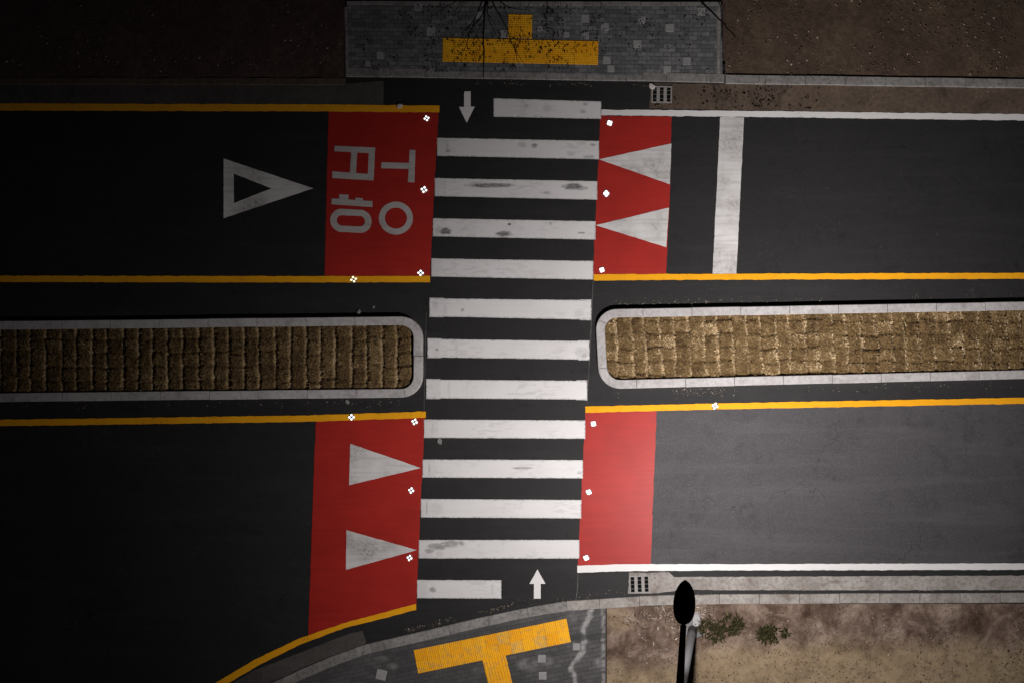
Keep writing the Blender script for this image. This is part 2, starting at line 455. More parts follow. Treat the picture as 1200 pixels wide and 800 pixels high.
# edging of the upper pavement
struct(kerb_run('edging', [(409,86),(408,40),(407.5,8)], 4.0, -.03, lambda x: .066, M['kerb'], stone=.6))
struct(kerb_run('edging', [(840,8),(840,88)], 4.5, -.03, lambda x: .066, M['kerb'], stone=.6))
struct(kerb_run('edging', [(845,2),(680,1.5),(406,1)], 5.5, -.03, lambda x: .067, M['kerb'], stone=1.0))
def lump(px, py): return .03*fbm(px/S, py/S, 3, 1.6, 5)+.012*fbm(px/S, py/S, 7, 7, 3)
struct(grid_surface('soil_bed', [(-60,-120),(404,-120),(404,92),(-60,92)], .075, M['soil_dark'], .10, {}, bump=lump))
struct(slab('soil_bed', [(-2600,-400),(-60,-400),(-60,91),(-2600,91)], -.05, .06, M['soil_dark']))
struct(slab('soil_bed', [(850,-120),(3600,-120),(3600,118),(850,90)], -.05, .07, M['soil']))
struct(slab('soil_bed', [(404,-120),(850,-120),(850,0),(404,-3)], -.05, .045, M['soil_dark']))
tag(grid_surface('ground', [(-2600,-3000),(3600,-3000),(3600,-120),(-2600,-120)], .03, M['soil_dark'], 3.0, {}, bump=lump), kind='structure')

pale_line = [(694,708),(690,722),(683,738),(685,752),(681,766),(673,774),(671,785),(674,800),(676,830)]
def pale(px, py):
    wob = 3.5*nz(px, py, 2, .09)
    d = segdist(px+wob, py, pale_line)
    v = sstep(4.6, .8, d+4*fbm(px, py, 3, .2, 4))*(.75+.9*fbm(px, py, 5, .25, 4))
    v = max(v, .6*sstep(3, .6, abs(px-707+1.5*nz(px, py, 1, .12)))*sstep(.3, .6, .5+fbm(px, py, 9, .2, 3)))
    for cx, cy, rx, ry, a in ((620,778,18,9,.4),(640,774,10,7,.4),(701,776,7,7,.5),(460,780,8,5,.3),(447,771,12,4,.25),(560,785,10,6,.15),(676,722,16,10,.25),(655,712,20,6,.25),(436,760,6,3,.3)):
        q = ((px-cx)/rx)**2+((py-cy)/ry)**2
        if q < 1: v = max(v, a*(1-q)*(.7+1.6*fbm(px, py, 4, .12, 3)))
    return max(0, min(1, v))
def band(px, py):
    # darker course of blocks parallel to the kerb
    return sstep(4.2, 3.2, abs(py-(749-(px-650)*.085)))*sstep(648, 652, px)
bpoly = [(352,790),(390,774),(426.5,761),(475,750),(526,738),(569,728),(600,721),(632,715),(664,710),(710,707),(710,930),(190,930),(211,893),(240,859),(273,831),(312,809)]
struct(grid_surface('sidewalk', bpoly, .06, M['pave_bottom'], .035, {'pale': pale, 'band': band}))
tag(slab('sidewalk', [(190,930),(710,930),(710,1500),(168,1500),(168,1000)], -.03, .058, M['pave_bottom']), kind='structure')
def sand(px, py):
    v = sstep(758, 792, py+16*fbm(px/S, py/S, 1, 1.1)+max(-6, min(18, (px-800)*.45)))
    v = max(v, .55*sstep(26, 8, math.hypot(px-722, (py-726)*1.2)+12*fbm(px/S, py/S, 2, 2)))
    return max(0, min(1, v*(.8+.5*fbm(px/S, py/S, 6, 2))))
struct(grid_surface('soil_bed', [(711,711),(787,708),(1260,707),(1260,860),(711,860)], .052, M['soil_front'], .06, {'sand': sand}, bump=lump))
struct(slab('soil_bed', [(711,860),(3600,860),(3600,3000),(711,3000)], -.05, .06, M['soil']))
struct(slab('soil_bed', [(1260,702),(3600,697),(3600,860),(1260,860)], -.05, .07, M['soil']))

# pale square pavers set in the pavements
pv_top = [(490,8.5,1),(446,65,1),(505,37,1.1),(562,18,.9),(591,40,1),(686,22,1),(709,32,1),(686,42,.9),(752,24,1),(822,14,1),(785,33,1.1),(747,52,1),(711,71,1),(716,81,.9),(805,72,1),(782,82,1),(431,75,.7),(633,34,.7),(664,41,.7)]
pv_bot = [(635,771,1,0),(636,791,1,.03),(447,790,1.3,-.2),(675.5,757,.9,0)]
base = None
for q in pv_top+pv_bot:
    px, py, s = q[:3]; rz = (.0 if len(q) == 3 else -.03+q[3])
    parent = side_top
    if base is None:
        bm = bmesh.new(); box(bm, (0,0,0), (.195,.195,.06), 0, .006); base = bmobj('pale_paver', bm, M['paver'], side_top); o = base
    else:
        o = base.copy(); COL.objects.link(o); o.parent = side_top
    o.location = P(px, py, .036); o.rotation_euler = (0, 0, rz); o.scale = (s, s, 1)

# ------------------------------------------------------------------ tactile paving
def tile_mesh(kind):
    bm = bmesh.new(); box(bm, (0,0,0), (.296,.296,.03), 0, .004)
    if kind == 'dots':
        for i in range(6):
            for j in range(6):
                x, y = -.125+.05*i, -.125+.05*j
                r = bmesh.ops.create_cone(bm, cap_ends=True, segments=8, radius1=.0165, radius2=.010, depth=.008)
                bmesh.ops.translate(bm, vec=(x, y, .0188), verts=r['verts'])
    elif kind == 'bars':
        for i in range(4): box(bm, (-.1125+.075*i, 0, .0188), (.034, .27, .008), 0, .003)
    elif kind == 'ribs':
        for i in range(6): box(bm, (-.125+.05*i, 0, .0188), (.020, .28, .007), 0, .002)
    me = bpy.data.meshes.new('tactile_tile'); bm.to_mesh(me); bm.free(); return me
def tactile(origin, du, dv, n, stem_i, stem, label, mat, kinds):
    root = empty('tactile_paving', P(*origin, .06))
    tag(root, label, 'tactile paving')
    M0 = root.matrix_basis.inverted() if False else Matrix.Translation(-Vector(root.location))
    ang = math.atan2(-du[1], du[0])
    mk = {k: tile_mesh(k) for k in set(kinds.values())}
    for k in mk: mk[k].materials.append(mat)
    def put(px, py, kind, rz=0):
        o = bpy.data.objects.new('tactile_tile', mk[kind]); COL.objects.link(o); o.parent = root
        p = P(px, py, .055); o.location = M0 @ p
        o.location.z += random.uniform(-.0015, .0015)
        o.rotation_euler = (0, 0, ang+rz+random.uniform(-.006, .006))
    for i in range(n):
        for j in range(2):
            put(origin[0]+du[0]*(i+.5)+dv[0]*(j+.5), origin[1]+du[1]*(i+.5)+dv[1]*(j+.5), kinds['bar'])
    for (px, py), kind, rz in stem: put(px, py, kinds[kind], rz)
du = (14.02, .30); dv = (-.25, 14.0)
st = []
for j in range(2):
    for i in range(2): st.append(((602.6+14.0*i-.2*j, 24.0+14.0*j+.3*i), 'top' if j == 0 else 'stem', 0))
tactile((519, 44.5), du, dv, 13, 6, st, 'dirty yellow tactile paving in the charcoal pavement under the bare twigs', M['tile_dirty'], {'bar': 'dots', 'top': 'dots', 'stem': 'bars'})
ang = math.atan2(37.2, 180)
du = (14.08*math.cos(ang), -14.08*math.sin(ang)); dv = (14.0*math.sin(ang)*.9, 14.0*math.cos(ang))
st = []
for j in range(7):
    for i in range(2): st.append(((573.3+13.6*i+3.3*j, 776.2-2.6*i+13.6*j), 'stem', R(4)))
tactile((484.6, 761.2), du, dv, 13, 6, st, 'bright yellow tactile paving with ribbed stem beside the curved kerb', M['tile'], {'bar': 'ribs', 'stem': 'bars', 'top': 'dots'})

# ------------------------------------------------------------------ red panels
reds = [
 ([(385,131),(514.2,132),(509.5,208),(504,324),(380.5,324.3)], 'dark red road panel under the large white lettering'),
 ([(703.7,135.8),(787,136.8),(785,230),(780.6,322),(695,322.6),(698.6,240)], 'red road panel crossed by two white triangles that point left'),
 ([(370,492.5),(498,488.4),(493,590),(487.7,708),(445.6,719),(401,731),(361,746)], 'dark red road panel under two white triangles that point right'),
 ([(686,482.8),(769.6,480.4),(766,570),(762.6,661),(677,662.5)], 'brightest red road panel, plain, nearest the street lamp'),
]
for poly, lab in reds: tag(sheet('red_road_panel', poly, .008, M['red'], amp=.012), lab, 'road panel')

# ------------------------------------------------------------------ lines
lines = [
 ([(-1500,117),(352,122.5),(515,124),(515,132),(352,130.8),(-1500,126)], 'yellow', 'orange yellow edge line above the lettered red panel'),
 ([(-1500,321),(352,323.8),(504,323.6),(504,331),(352,331.2),(-1500,329)], 'yellow', 'orange yellow line between the lettered red panel and the left traffic island'),
 ([(-1500,512),(352,486.4),(499,481.7),(499,489),(352,493.8),(-1500,520)], 'yellow', 'orange yellow line between left traffic island and red panel with right-pointing triangles'),
 ([(138,1050),(145,970),(160,910),(185,865),(215,830),(255,798),(300,771.5),(352,747),(401,730),(445.6,718),(487.7,707),(487.7,714),(447,724.5),(403,735.5),(352,754.5),(304,778.5),(260,804),(221,835),(192,869),(168,912),(153,971),(146,1050)], 'yellow', 'curving orange yellow edge line following the curved kerb'),
 ([(704,128.6),(846.5,129.9),(2600,151),(2600,159),(846.5,137),(704,135.4)], 'white_plain', 'white edge line beside the upper drain grate'),
 ([(695.7,321.7),(846.6,321),(2600,316),(2600,323),(846.6,328),(695.7,329)], 'yellow', 'bright yellow line above the right traffic island'),
 ([(686,475.8),(846.6,472),(2600,440),(2600,447),(846.6,479),(686,483.2)], 'yellow', 'bright yellow line below the right traffic island'),
 ([(676.5,662.3),(732,660.4),(846.6,660.4),(2600,656),(2600,664),(846.6,667.8),(732,668.7),(676.5,670.4)], 'white_plain', 'bright white edge line beside the lower drain grate'),
]
for poly, mt, lab in lines: tag(sheet('lane_line', poly, .012, M[mt], amp=.012), lab, 'road line')
tag(sheet('stop_line', [(844,137.4),(872,137.8),(863,321),(835,321)], .012, M['white_worn'], amp=.01), 'wide worn white stop line across the upper right lane', 'stop line')

# ------------------------------------------------------------------ zebra crossing
cw = empty('crosswalk', P(595, 400, 0)); tag(cw, 'long white zebra crossing running across both lanes between the islands', 'crosswalk')
inv = -Vector(cw.location)
stripes = [
 ((578.5,115.4),(704.5,119.2),(704.5,139.8),(578.5,137.2)),
 ((512.2,161.7),(702,165.3),(702,187),(512.2,183)),
 ((509.4,208.9),(700,212.5),(700,234.4),(509.4,230.2)),
 ((507.3,256),(698,259.5),(698,281),(507.3,277.3)),
 ((505.6,303),(695.2,306),(695.2,328),(505.6,324.3)),
 ((503.3,349.8),(692.9,351.9),(692.9,374.8),(503.3,371)),
 ((501,397),(690.8,399.7),(690.8,421.2),(501,418.4)),
 ((499.5,444.3),(688.2,445.8),(688.2,467.7),(499.5,466.2)),
 ((497,491),(685.9,492),(685.9,513.6),(497,512.5)),
 ((495.2,537.8),(683.1,538.4),(683.1,560),(495.2,559)),
 ((493.3,584),(681.2,585.2),(681.2,606.9),(493.3,605.8)),
 ((491,632),(678.9,632),(678.9,654),(490.6,653.8)),
 ((488.8,678.9),(587.5,679.3),(587.5,700.8),(488.8,700.3)),
]
# marks where tyres, boots and spills have dirtied the paint: cx, cy, rx, ry, amount
scuffs = [(575,217.5,28,2.6,.75),(560,216.5,12,3,.3),(672,219,12,3.8,.85),(683,221,6,2.4,.5),(522,271,7.5,4,.8),(590,274.5,9.5,3.4,.8),(597,263,1.8,1.5,1.6),(513,270,3,6,.3),
 (626,171,4,2.5,.6),(612,170,5,3,.3),(690,184,7,2.2,.4),(669,180,5,3,.25),(524,172,2,8,.22),(525,177,3,1.6,.5),(641,226,5,2,.35),(682,273,4,1.2,.6),(545,268,4,2,.15),(645,262,2,2,.4),
 (695,170,4,1.4,.6),(684,168,3,2,.2),(641,127,6,4,.2),(683,131,4,2,.4),(686,122,3,2,.4),(617,124,3,3,.25),
 (510,357,4,5,.25),(542,363.5,2.4,1.8,.55),(522,364,2,8,.18),(679,368,6,4,.15),(512,409.5,2,1.6,.6),(535,408,2,9,.15),(682,413,9,7,.2),(685,416,3,3,.4),(504,452,4,4,.15),(526,455,2,9,.12),
 (507,502,2,9,.18),(503,549,1.2,8,.35),(612,548,12,1.3,.55),(679,553.5,3.5,1.8,.35),(500,595,1.2,9,.35),(511,595,8,8,.12),
 (512,640,12,4,.55),(528,637,10,4.5,.5),(541,636,4,2.5,.5),(503,645,6,3,.5),(556,688,0.1,0.1,0),(507,690.5,4,3,.45),(560,683,9,3,.15),(577,690,2,8,.15),(515,648,5,4,.15)]
def stripe_wear(px, py, k, u, v):
    w = 0
    for cx, cy, rx, ry, a in scuffs:
        dx = (px-cx)/rx; dy = (py-cy)/ry; q = dx*dx+dy*dy
        if q < 1.6:
            n = .85+.55*fbm(px*.3, py*2.0, cx*.01, .3, 3)+.25*nz(px*.3, py*2.2, 3, .8)
            w = max(w, 1.25*a*sstep(1.5, .3, q+1.3*fbm(px*.6, py*2.2, 8, .25, 4))*n)
    # re-rolled overlap at the left end
    e = 15+9*nz(k*3.3, 1.7)
    if px < stripes[k][0][0]+e and k > 0: w = max(w, .09+.06*nz(px, py, 4, .15))
    w = max(w, .16*sstep(.45, .7, .5+fbm(px*.25, py, 6+k, .35, 3))*sstep(.1, .35, fbm(px, py, k, .02, 2)+.15))
    ed = min(u, 1-u)*190; ev = min(v, 1-v)*22
    w = max(w, .5*sstep(1.2, .2, min(ed, ev)+1.2*nz(px, py, 5, .5)))
    return max(0, min(.9, w))
for k, (a, b, c, d) in enumerate(stripes):
    nx = int((b[0]-a[0])/.9); ny = 24
    vs = []; wr = []; fs = []
    for j in range(ny+1):
        for i in range(nx+1):
            u, v = i/nx, j/ny
            px = (a[0]*(1-u)+b[0]*u)*(1-v)+(d[0]*(1-u)+c[0]*u)*v
            py = (a[1]*(1-u)+b[1]*u)*(1-v)+(d[1]*(1-u)+c[1]*u)*v
            qx, qy = px, py
            if i in (0, nx): qx += .5*nz(px, py, 1, .5)
            if j in (0, ny): qy += .30*nz(px, py, 2+j, .12)+.28*nz(px, py, 2+j, .6)
            # ends where fresh paint overlaps stick out a little
            if j in (0, ny) and k in (5, 6, 7) and (u < .09 or u > .93): qy += (-.8 if j == 0 else .8)
            vs.append(P(qx, qy, .012)+inv); wr.append(stripe_wear(px, py, k, u, v))
    for j in range(ny):
        for i in range(nx):
            q = j*(nx+1)+i; fs.append((q+nx+1, q+nx+2, q+1, q))
    mesh('stripe', vs, fs, M['white'], cw, attr={'wear': wr})

tag(sheet('arrow_marking', [(544,107.5),(551.6,107.3),(551.6,125.2),(556.4,125.2),(546.9,144.2),(537.8,125.6),(543.8,125.5)], .012, M['white_plain'], amp=.003), 'white painted arrow pointing down at the upper end of the zebra crossing', 'painted arrow')
tag(sheet('arrow_marking', [(629.8,666.5),(639.2,683.5),(633.6,683.5),(633.6,700.8),(625.7,700.8),(625.7,683.5),(620.4,683.5)], .012, M['white_plain'], amp=.003), 'white painted arrow pointing up at the lower end of the zebra crossing', 'painted arrow')
tris = [
 ([(702,187),(786.8,168.4),(785,216.3)], 'stained white triangle pointing left, upper one of the pair right of the zebra crossing'),
 ([(698,264.2),(784,243.6),(780.8,290)], 'stained white triangle pointing left, lower one of the pair right of the zebra crossing'),
 ([(410.5,519.4),(409,568),(493.2,547.8)], 'white triangle pointing right, upper one of the pair left of the zebra crossing'),
 ([(406,620.5),(405.4,667),(488.5,644)], 'scuffed white triangle pointing right, lower one of the pair left of the zebra crossing'),
]
for poly, lab in tris: tag(sheet('triangle_marking', poly, .012, M['white_worn'], amp=.006), lab, 'painted triangle', 'white triangles pointing at the crossing')
tag(multi_sheet('triangle_marking', [[(367,221),(262,186),(262,199),(318,221)],[(318,221),(262,243),(262,256),(367,221)],[(262,199),(274,203.7),(274,238.3),(262,243)]], .012, M['white_worn']), 'white marking tip poking in at the left edge of the lettered lane', 'painted triangle')

# road lettering traced from the photograph
def Z(x, y): return (350+x/4.704, 160+y/4.704)
root = empty('road_lettering', P(440, 220, 0)); tag(root, 'large faded white letters painted sideways on the dark red panel', 'lettering')
def letter(polys):
    o = multi_sheet('letter', [[Z(*p) for p in q] for q in polys], .012, M['letter'], None, amp=.003)
    o.parent = root; o.matrix_parent_inverse = Matrix.Translation(-Vector(root.location)); return o
letter([[(198,52),(422,62),(420,95),(196,82)], [(186,193),(415,210),(412,244),(185,230)],
        [(386,93),(420,95),(415,210),(381,207.4)], [(290,87.6),(323,89.5),(316,202.6),(282,200)],
        [(612,75),(644,76),(638,255),(602,252)], [(457,143),(608,147),(606,180),(455,176)]])
def ring(pf, n=40):
    return [[pf(i/n, 1), pf((i+1)/n, 1), pf((i+1)/n, 0), pf(i/n, 0)] for i in range(n)]
def circ(t, o):
    a = 2*math.pi*t; rx, ry = ((94, 91) if o else (61, 58)); return (536+rx*math.cos(a), 451+ry*math.sin(a))
def stad(t, o):
    a = 2*math.pi*t; r = 64 if o else 29; cx = 288; half = 50 if o else 49
    x = r*math.cos(a)+(half if math.cos(a) > 0 else -half); y = r*math.sin(a)
    return (cx+x, 466+y+.04*x)
letter([[(182,342),(408,358),(406,390),(181,375)], [(224,320),(275,322),(274,348),(223,344.4)], [(314,338),(354,341),(353,353.6),(313,350.7)]] + ring(stad) + ring(circ))

# ------------------------------------------------------------------ light studs
def stud_proto(mat, r_l=.027, off=.052):
    root = empty('road_stud')
    bm = bmesh.new()
    r = bmesh.ops.create_cone(bm, cap_ends=True, segments=8, radius1=.085, radius2=.066, depth=.018)
    bmesh.ops.translate(bm, vec=(0,0,.009), verts=r['verts'])
    bmobj('body', bm, M['stud'], root)
    for a in range(4):
        bm = bmesh.new()
        r = bmesh.ops.create_uvsphere(bm, u_segments=10, v_segments=6, radius=r_l)
        bmesh.ops.transform(bm, matrix=Matrix.Translation((off*math.cos(a*math.pi/2), off*math.sin(a*math.pi/2), .019)) @ Matrix.Diagonal((1,1,.4,1)), verts=r['verts'])
        bmobj('light_lens', bm, mat, root, True)
    return root
def copy_tree(o, parent=None):
    c = o.copy(); COL.objects.link(c); c.parent = parent
    for ch in [x for x in o.children]: copy_tree(ch, c)
    return c
stud_spots = [
 (500,139,'w','glowing white stud at the upper corner of the lettered red panel near the crossing'),
 (497,222.5,'w','glowing white stud beside the sideways letters, midway along the lettered panel edge'),
 (493,320,'w','glowing white stud at the lower corner of the lettered red panel'),
 (414.5,327.5,'y','warm glowing stud on the yellow line below the large lettering'),
 (412,488.3,'w','glowing stud on the yellow line under the left traffic island'),
 (486,493.7,'w','glowing white stud above the right-pointing triangles, beside the yellow line end'),
 (482,574,'w','glowing white stud between the two right-pointing triangles'),
 (480,653,'w','glowing white stud just under the tip of the lower right-pointing triangle'),
 (714.5,144.5,'b','glowing white stud above the two left-pointing triangles'),
 (710.5,227,'b','glowing white stud between the two left-pointing triangles'),
 (705.5,316.5,'b','glowing white stud below both left-pointing triangles, above the yellow line'),
 (838,475.2,'y','warm glowing stud on the yellow line below the right traffic island'),
 (695.5,496,'b','glowing white stud at the upper corner of the plain bright red panel'),
 (690,576,'b','glowing white stud midway down the crossing side of the plain bright red panel'),
 (687,653,'b','glowing white stud at the lower corner of the plain bright red panel'),
]
protos = {}
for i, (px, py, kk, lab) in enumerate(stud_spots):
    if kk not in protos: o = protos[kk] = stud_proto(M['led_amber' if kk == 'y' else 'led_white'], *((.035, .038) if kk == 'b' else (.027, .052)))
    else: o = copy_tree(protos[kk])
    o.location = P(px, py, .0125); o.rotation_euler = (random.uniform(-.05, .05), random.uniform(-.05, .05), random.uniform(-.3, .3) if kk != 'b' else random.uniform(0, 1.5))
    sc_ = random.uniform(.88, 1.08); o.scale = (sc_, sc_*random.uniform(.92, 1.12), 1)
    tag(o, lab, 'road stud', 'lit studs set in the road')

# ------------------------------------------------------------------ traffic islands
def fillet(corners, rads, n=12):
    out = []
    m = len(corners)
    for i in range(m):
        p0, p1, p2 = Vector(corners[i-1]), Vector(corners[i]), Vector(corners[(i+1) % m])
        r = rads[i]
        if r == 0: out.append(tuple(p1)); continue
        d0 = (p0-p1).normalized(); d1 = (p2-p1).normalized()
        half = math.acos(max(-1, min(1, d0.dot(d1))))/2
        t = r/math.tan(half); c = p1+(d0+d1).normalized()*(r/math.sin(half))
        a, b = p1+d0*t-c, p1+d1*t-c
        a0 = math.atan2(a.y, a.x); a1 = math.atan2(b.y, b.x)
        while a1-a0 > math.pi: a1 -= 2*math.pi
        while a1-a0 < -math.pi: a1 += 2*math.pi
        for j in range(n+1):
            q = a0+(a1-a0)*j/n; out.append((c.x+r*math.cos(q), c.y+r*math.sin(q)))
    return out
def island(label, path, inner, xr, useam, rows, skew, seed, groove, wav=5.0, darkn=0.0):
    cx = sum(p[0] for p in inner)/len(inner)
    root = empty('traffic_island', P(xr[2], 415, 0)); tag(root, label, 'traffic island', 'kerbed islands in the middle of the road')
    pinv = Matrix.Translation(-Vector(root.location))
    st = kerb_run('kerb_stone', path, 10.2, -.01, lambda x: .15, M['granite'], None, stone=1.22, split=True, gap=.012)
    for s in st: s.parent = root; s.matrix_parent_inverse = pinv
    # turf bed
    x0, x1 = xr[0], xr[1]; ys = [p[1] for p in inner]; y0, y1 = min(ys), max(ys)
    rnd = random.Random(seed)
    us = []; u = useam[0]
    while u < x1+30: us.append(u+rnd.uniform(-1.2, 1.2)); u += useam[1]
    if useam[0] > x0:
        u = useam[0]-useam[1]
        while u > x0-30: us.insert(0, u+rnd.uniform(-1.2, 1.2)); u -= useam[1]
    voff = [rnd.uniform(-2.5, 2.5) for _ in range(len(us)+2)]
    def field(px, py):
        xx = px-skew*(py-y0)+wav*fbm(px/S, py/S, seed, 2.4, 4)
        k = 0
        while k < len(us)-1 and us[k+1] < xx: k += 1
        d0 = xx-us[k]; d1 = (us[k+1]-xx) if k < len(us)-1 else 9
        cellid = k
        rh = (y1-y0)/rows
        vv = (py-y0+voff[k]+5.0*fbm(px/S, py/S, seed+3, 2.4, 4))/rh
        dv = min(vv % 1, 1-vv % 1)*rh
        vw = max(0, .55+1.1*nz(k*3.13+.4, math.floor(vv+.5)*2.71+.3, seed))
        cell = nz(k*7.7, math.floor(vv)*5.3, seed+1)
        return d0, d1, dv, vw, cell
    def hgt(px, py):
        d0, d1, dv, vw, cell = field(px, py)
        g = min(d0, d1)
        h = .075+.034*fbm(px/S, py/S, seed+9, 8.0, 5)+.022*cell
        h -= groove*(1-sstep(.4, 3.4, g))
        h -= .065*vw*(1-sstep(.3, 2.2, dv))
        return h
    def seam(px, py):
        d0, d1, dv, vw, cell = field(px, py)
        n = .5+fbm(px/S, py/S, seed+4, 2.5, 4)
        v = sstep(3.8, 1.0, d1)*(.5+.9*n)  # dry straw, and the lamplit groove wall painted pale with it
        v = v-.3*sstep(3, .4, d0)  # shaded wall of the groove painted darker
        return max(0, min(1, v+.2*cell))
    big = [(p[0], p[1]) for p in inner]
    o = grid_surface('turf_bed', big, .0, M['turf'], .030, {'seam': seam}, bump=hgt)
    o.parent = root; o.matrix_parent_inverse = pinv
    # dry blades over the bed
    vs = []; fs = []; tone = []
    n = int((x1-x0)*(y1-y0)*.75)
    for _ in range(n):
        px = rnd.uniform(x0, x1); py = rnd.uniform(y0, y1)
        if not inside((px, py), inner): continue
        if not (-20 < px < 1220): continue
        d0, d1, dv, vw, cell = field(px, py)
        p = P(px, py, 0); p.z = hgt(px, py)
        sm = .6+.9*fbm(px/S, py/S, seed+4, 2.5, 4)
        a = rnd.uniform(0, 2*math.pi); L = rnd.uniform(.03, .08); wd = rnd.uniform(.005, .011)
        d = Vector((math.cos(a), math.sin(a), 0)); s = Vector((-d.y, d.x, 0))*wd
        lift = rnd.uniform(.006, .022)
        q = len(vs)
        vs += [p-s, p+s, p+d*L*.6+s*.7+Vector((0,0,lift)), p+d*L+Vector((0,0,lift*.8)), p+d*L*.6-s*.7+Vector((0,0,lift))]
        fs.append((q, q+1, q+2, q+3, q+4))
        tn = max(0, min(1, .34-darkn+.40*cell+.7*fbm(px/S, py/S, seed+6, 4.0, 4)+.15*rnd.gauss(0, 1)+.75*sm*sstep(4.8, 1.4, d1)-.38*sstep(2.6, .5, dv)*vw-.3*sstep(2.6, .6, d0)))  # blade tone repeats the painted lit and shaded groove walls
        tone += [tn]*5
    o = mesh('dry_grass', vs, fs, M['blade'], None, attr={'tone': tone}); o['kind'] = 'stuff'
    o.parent = root; o.matrix_parent_inverse = pinv
    return root
# left island
lp = fillet([(-500,382),(495,370.4),(494.4,465),(-500,476)], [0,25,25,0])
li = fillet([(-60,387),(484.8,380.3),(484.2,455.4),(-60,461.5)], [0,16,16,0])
island('kerbed traffic island left of the crossing with darker dormant turf', lp[::-1], li, (-60, 485, 440), (466, 17.8), 5, .0, 5, .07, 2.6, .16)
rp = fillet([(1900,341),(697.2,362.3),(702.2,455.6),(1900,426)], [0,24,26,0])
ri = fillet([(1260,360.5),(706.6,372),(712,445.5),(1260,432)], [0,15,15,0])
island('kerbed traffic island right of the crossing with paler squares of turf', rp, ri, (706, 1260, 770), (722, 16.9), 5.4, .06, 8, .045)

# ------------------------------------------------------------------ drain grates
def grate(cx, cy, w, h, label, rz=0):
    root = empty('drain_grate', P(cx, cy, .006), rz); tag(root, label, 'drain grate', 'drain grates in the gutters')
    W, Hh = w/S, h/S
    bm = bmesh.new(); box(bm, (0,0,.001), (W*.98, Hh*.98, .002)); bmobj('pit_shade', bm, M['pit_shade'], root)  # flat near-black plate, painted to stand for the shade inside the drain
    bm = bmesh.new(); t = .035
    for sx in (-1, 1): box(bm, (sx*(W/2-t/2), 0, .012), (t, Hh, .022), 0, .003)
    for sy in (-1, 1): box(bm, (0, sy*(Hh/2-t/2), .012), (W-2*t, t, .021), 0, .003)
    bmobj('frame', bm, M['iron_pale'], root)
    for sx in (-.17, .17):
        bm = bmesh.new(); box(bm, (sx*W, 0, .013), (W*.16, Hh-2*t, .020), 0, .004); bmobj('bar', bm, M['iron_pale'], root)
    for sy in (-.24, .01, .24):
        bm = bmesh.new(); box(bm, (0, sy*Hh, .008), (W-2*t, .013, .010), 0, .002); bmobj('cross_bar', bm, M['iron'], root)
    return root
grate(775.5, 111, 24, 20, 'rusty drain grate at the soil covered gutter near the upper edge line', R(-1))
grate(749.5, 684, 24, 21, 'dusty drain grate in the pale gutter left of the street lamp', R(2))

# ------------------------------------------------------------------ street lamp
base = P(811.5, 737, .07)
LH = 8.0
lamp = empty('street_lamp', base); tag(lamp, 'tall grey street lamp with black leaf shaped head over the gutter', 'street lamp')
linv = Matrix.Translation(-Vector(base))
def lpart(o): o.parent = lamp; o.matrix_parent_inverse = linv; return o
bm = bmesh.new()
tube(bm, [base+Vector((0,0,z)) for z in (0.02, .9, 1.0, 4, LH-.35, LH)], [.115, .108, .10, .092, .085, .08], 20)
lpart(bmobj('pole', bm, M['pole'], None, True))
bm = bmesh.new(); box(bm, base+Vector((0,0,.015)), (.44,.44,.03), .3, .008)
for a in range(4):
    r = bmesh.ops.create_cone(bm, cap_ends=True, segments=6, radius1=.022, radius2=.022, depth=.05)
    bmesh.ops.translate(bm, vec=base+Vector((.16*math.cos(a*math.pi/2+.3+math.pi/4), .16*math.sin(a*math.pi/2+.3+math.pi/4), .05)), verts=r['verts'])
lpart(bmobj('base_plate', bm, M['pole']))
bm = bmesh.new()
vs = []
for k in range(14):
    a = 2*math.pi*k/14; rr = .19+.05*nz(k, 3.3)
    vs.append(bm.verts.new(P(816.5, 727, .075)+Vector((rr*.62*math.cos(a), rr*1.25*math.sin(a), 0))))
f = bm.faces.new(vs); r = bmesh.ops.extrude_face_region(bm, geom=[f])
for v in [g for g in r['geom'] if isinstance(g, bmesh.types.BMVert)]:
    v.co.z += .06+.03*nz(v.co.x*9, v.co.y*9); v.co.x += (P(816.5,727,0).x-v.co.x)*.2; v.co.y += (P(816.5,727,0).y-v.co.y)*.2
bmesh.ops.recalc_face_normals(bm, faces=bm.faces[:])
tag(bmobj('concrete_lump', bm, M['cap']), 'small pale concrete lump in the soil beside the lamp post foot', 'concrete lump')
tip = base+Vector((0,0,LH))
arm_end = P(801.0, 731, LH+.12)
a0 = P(795.5, 800, LH+.10)
pts = [tip-Vector((0,0,.25)), tip+Vector((0,0,.02))]
for t in (.12, .3, .5, .75, 1.0):
    p = tip.lerp(arm_end, t); q = p.copy(); q.z = tip.z+.12*math.sin(t*math.pi*.5)+.02
    pts.append(q)
bm = bmesh.new(); tube(bm, pts, [.094,.094,.088,.080,.074,.066,.060], 14)
lpart(bmobj('arm', bm, M['lamp'], None, True))
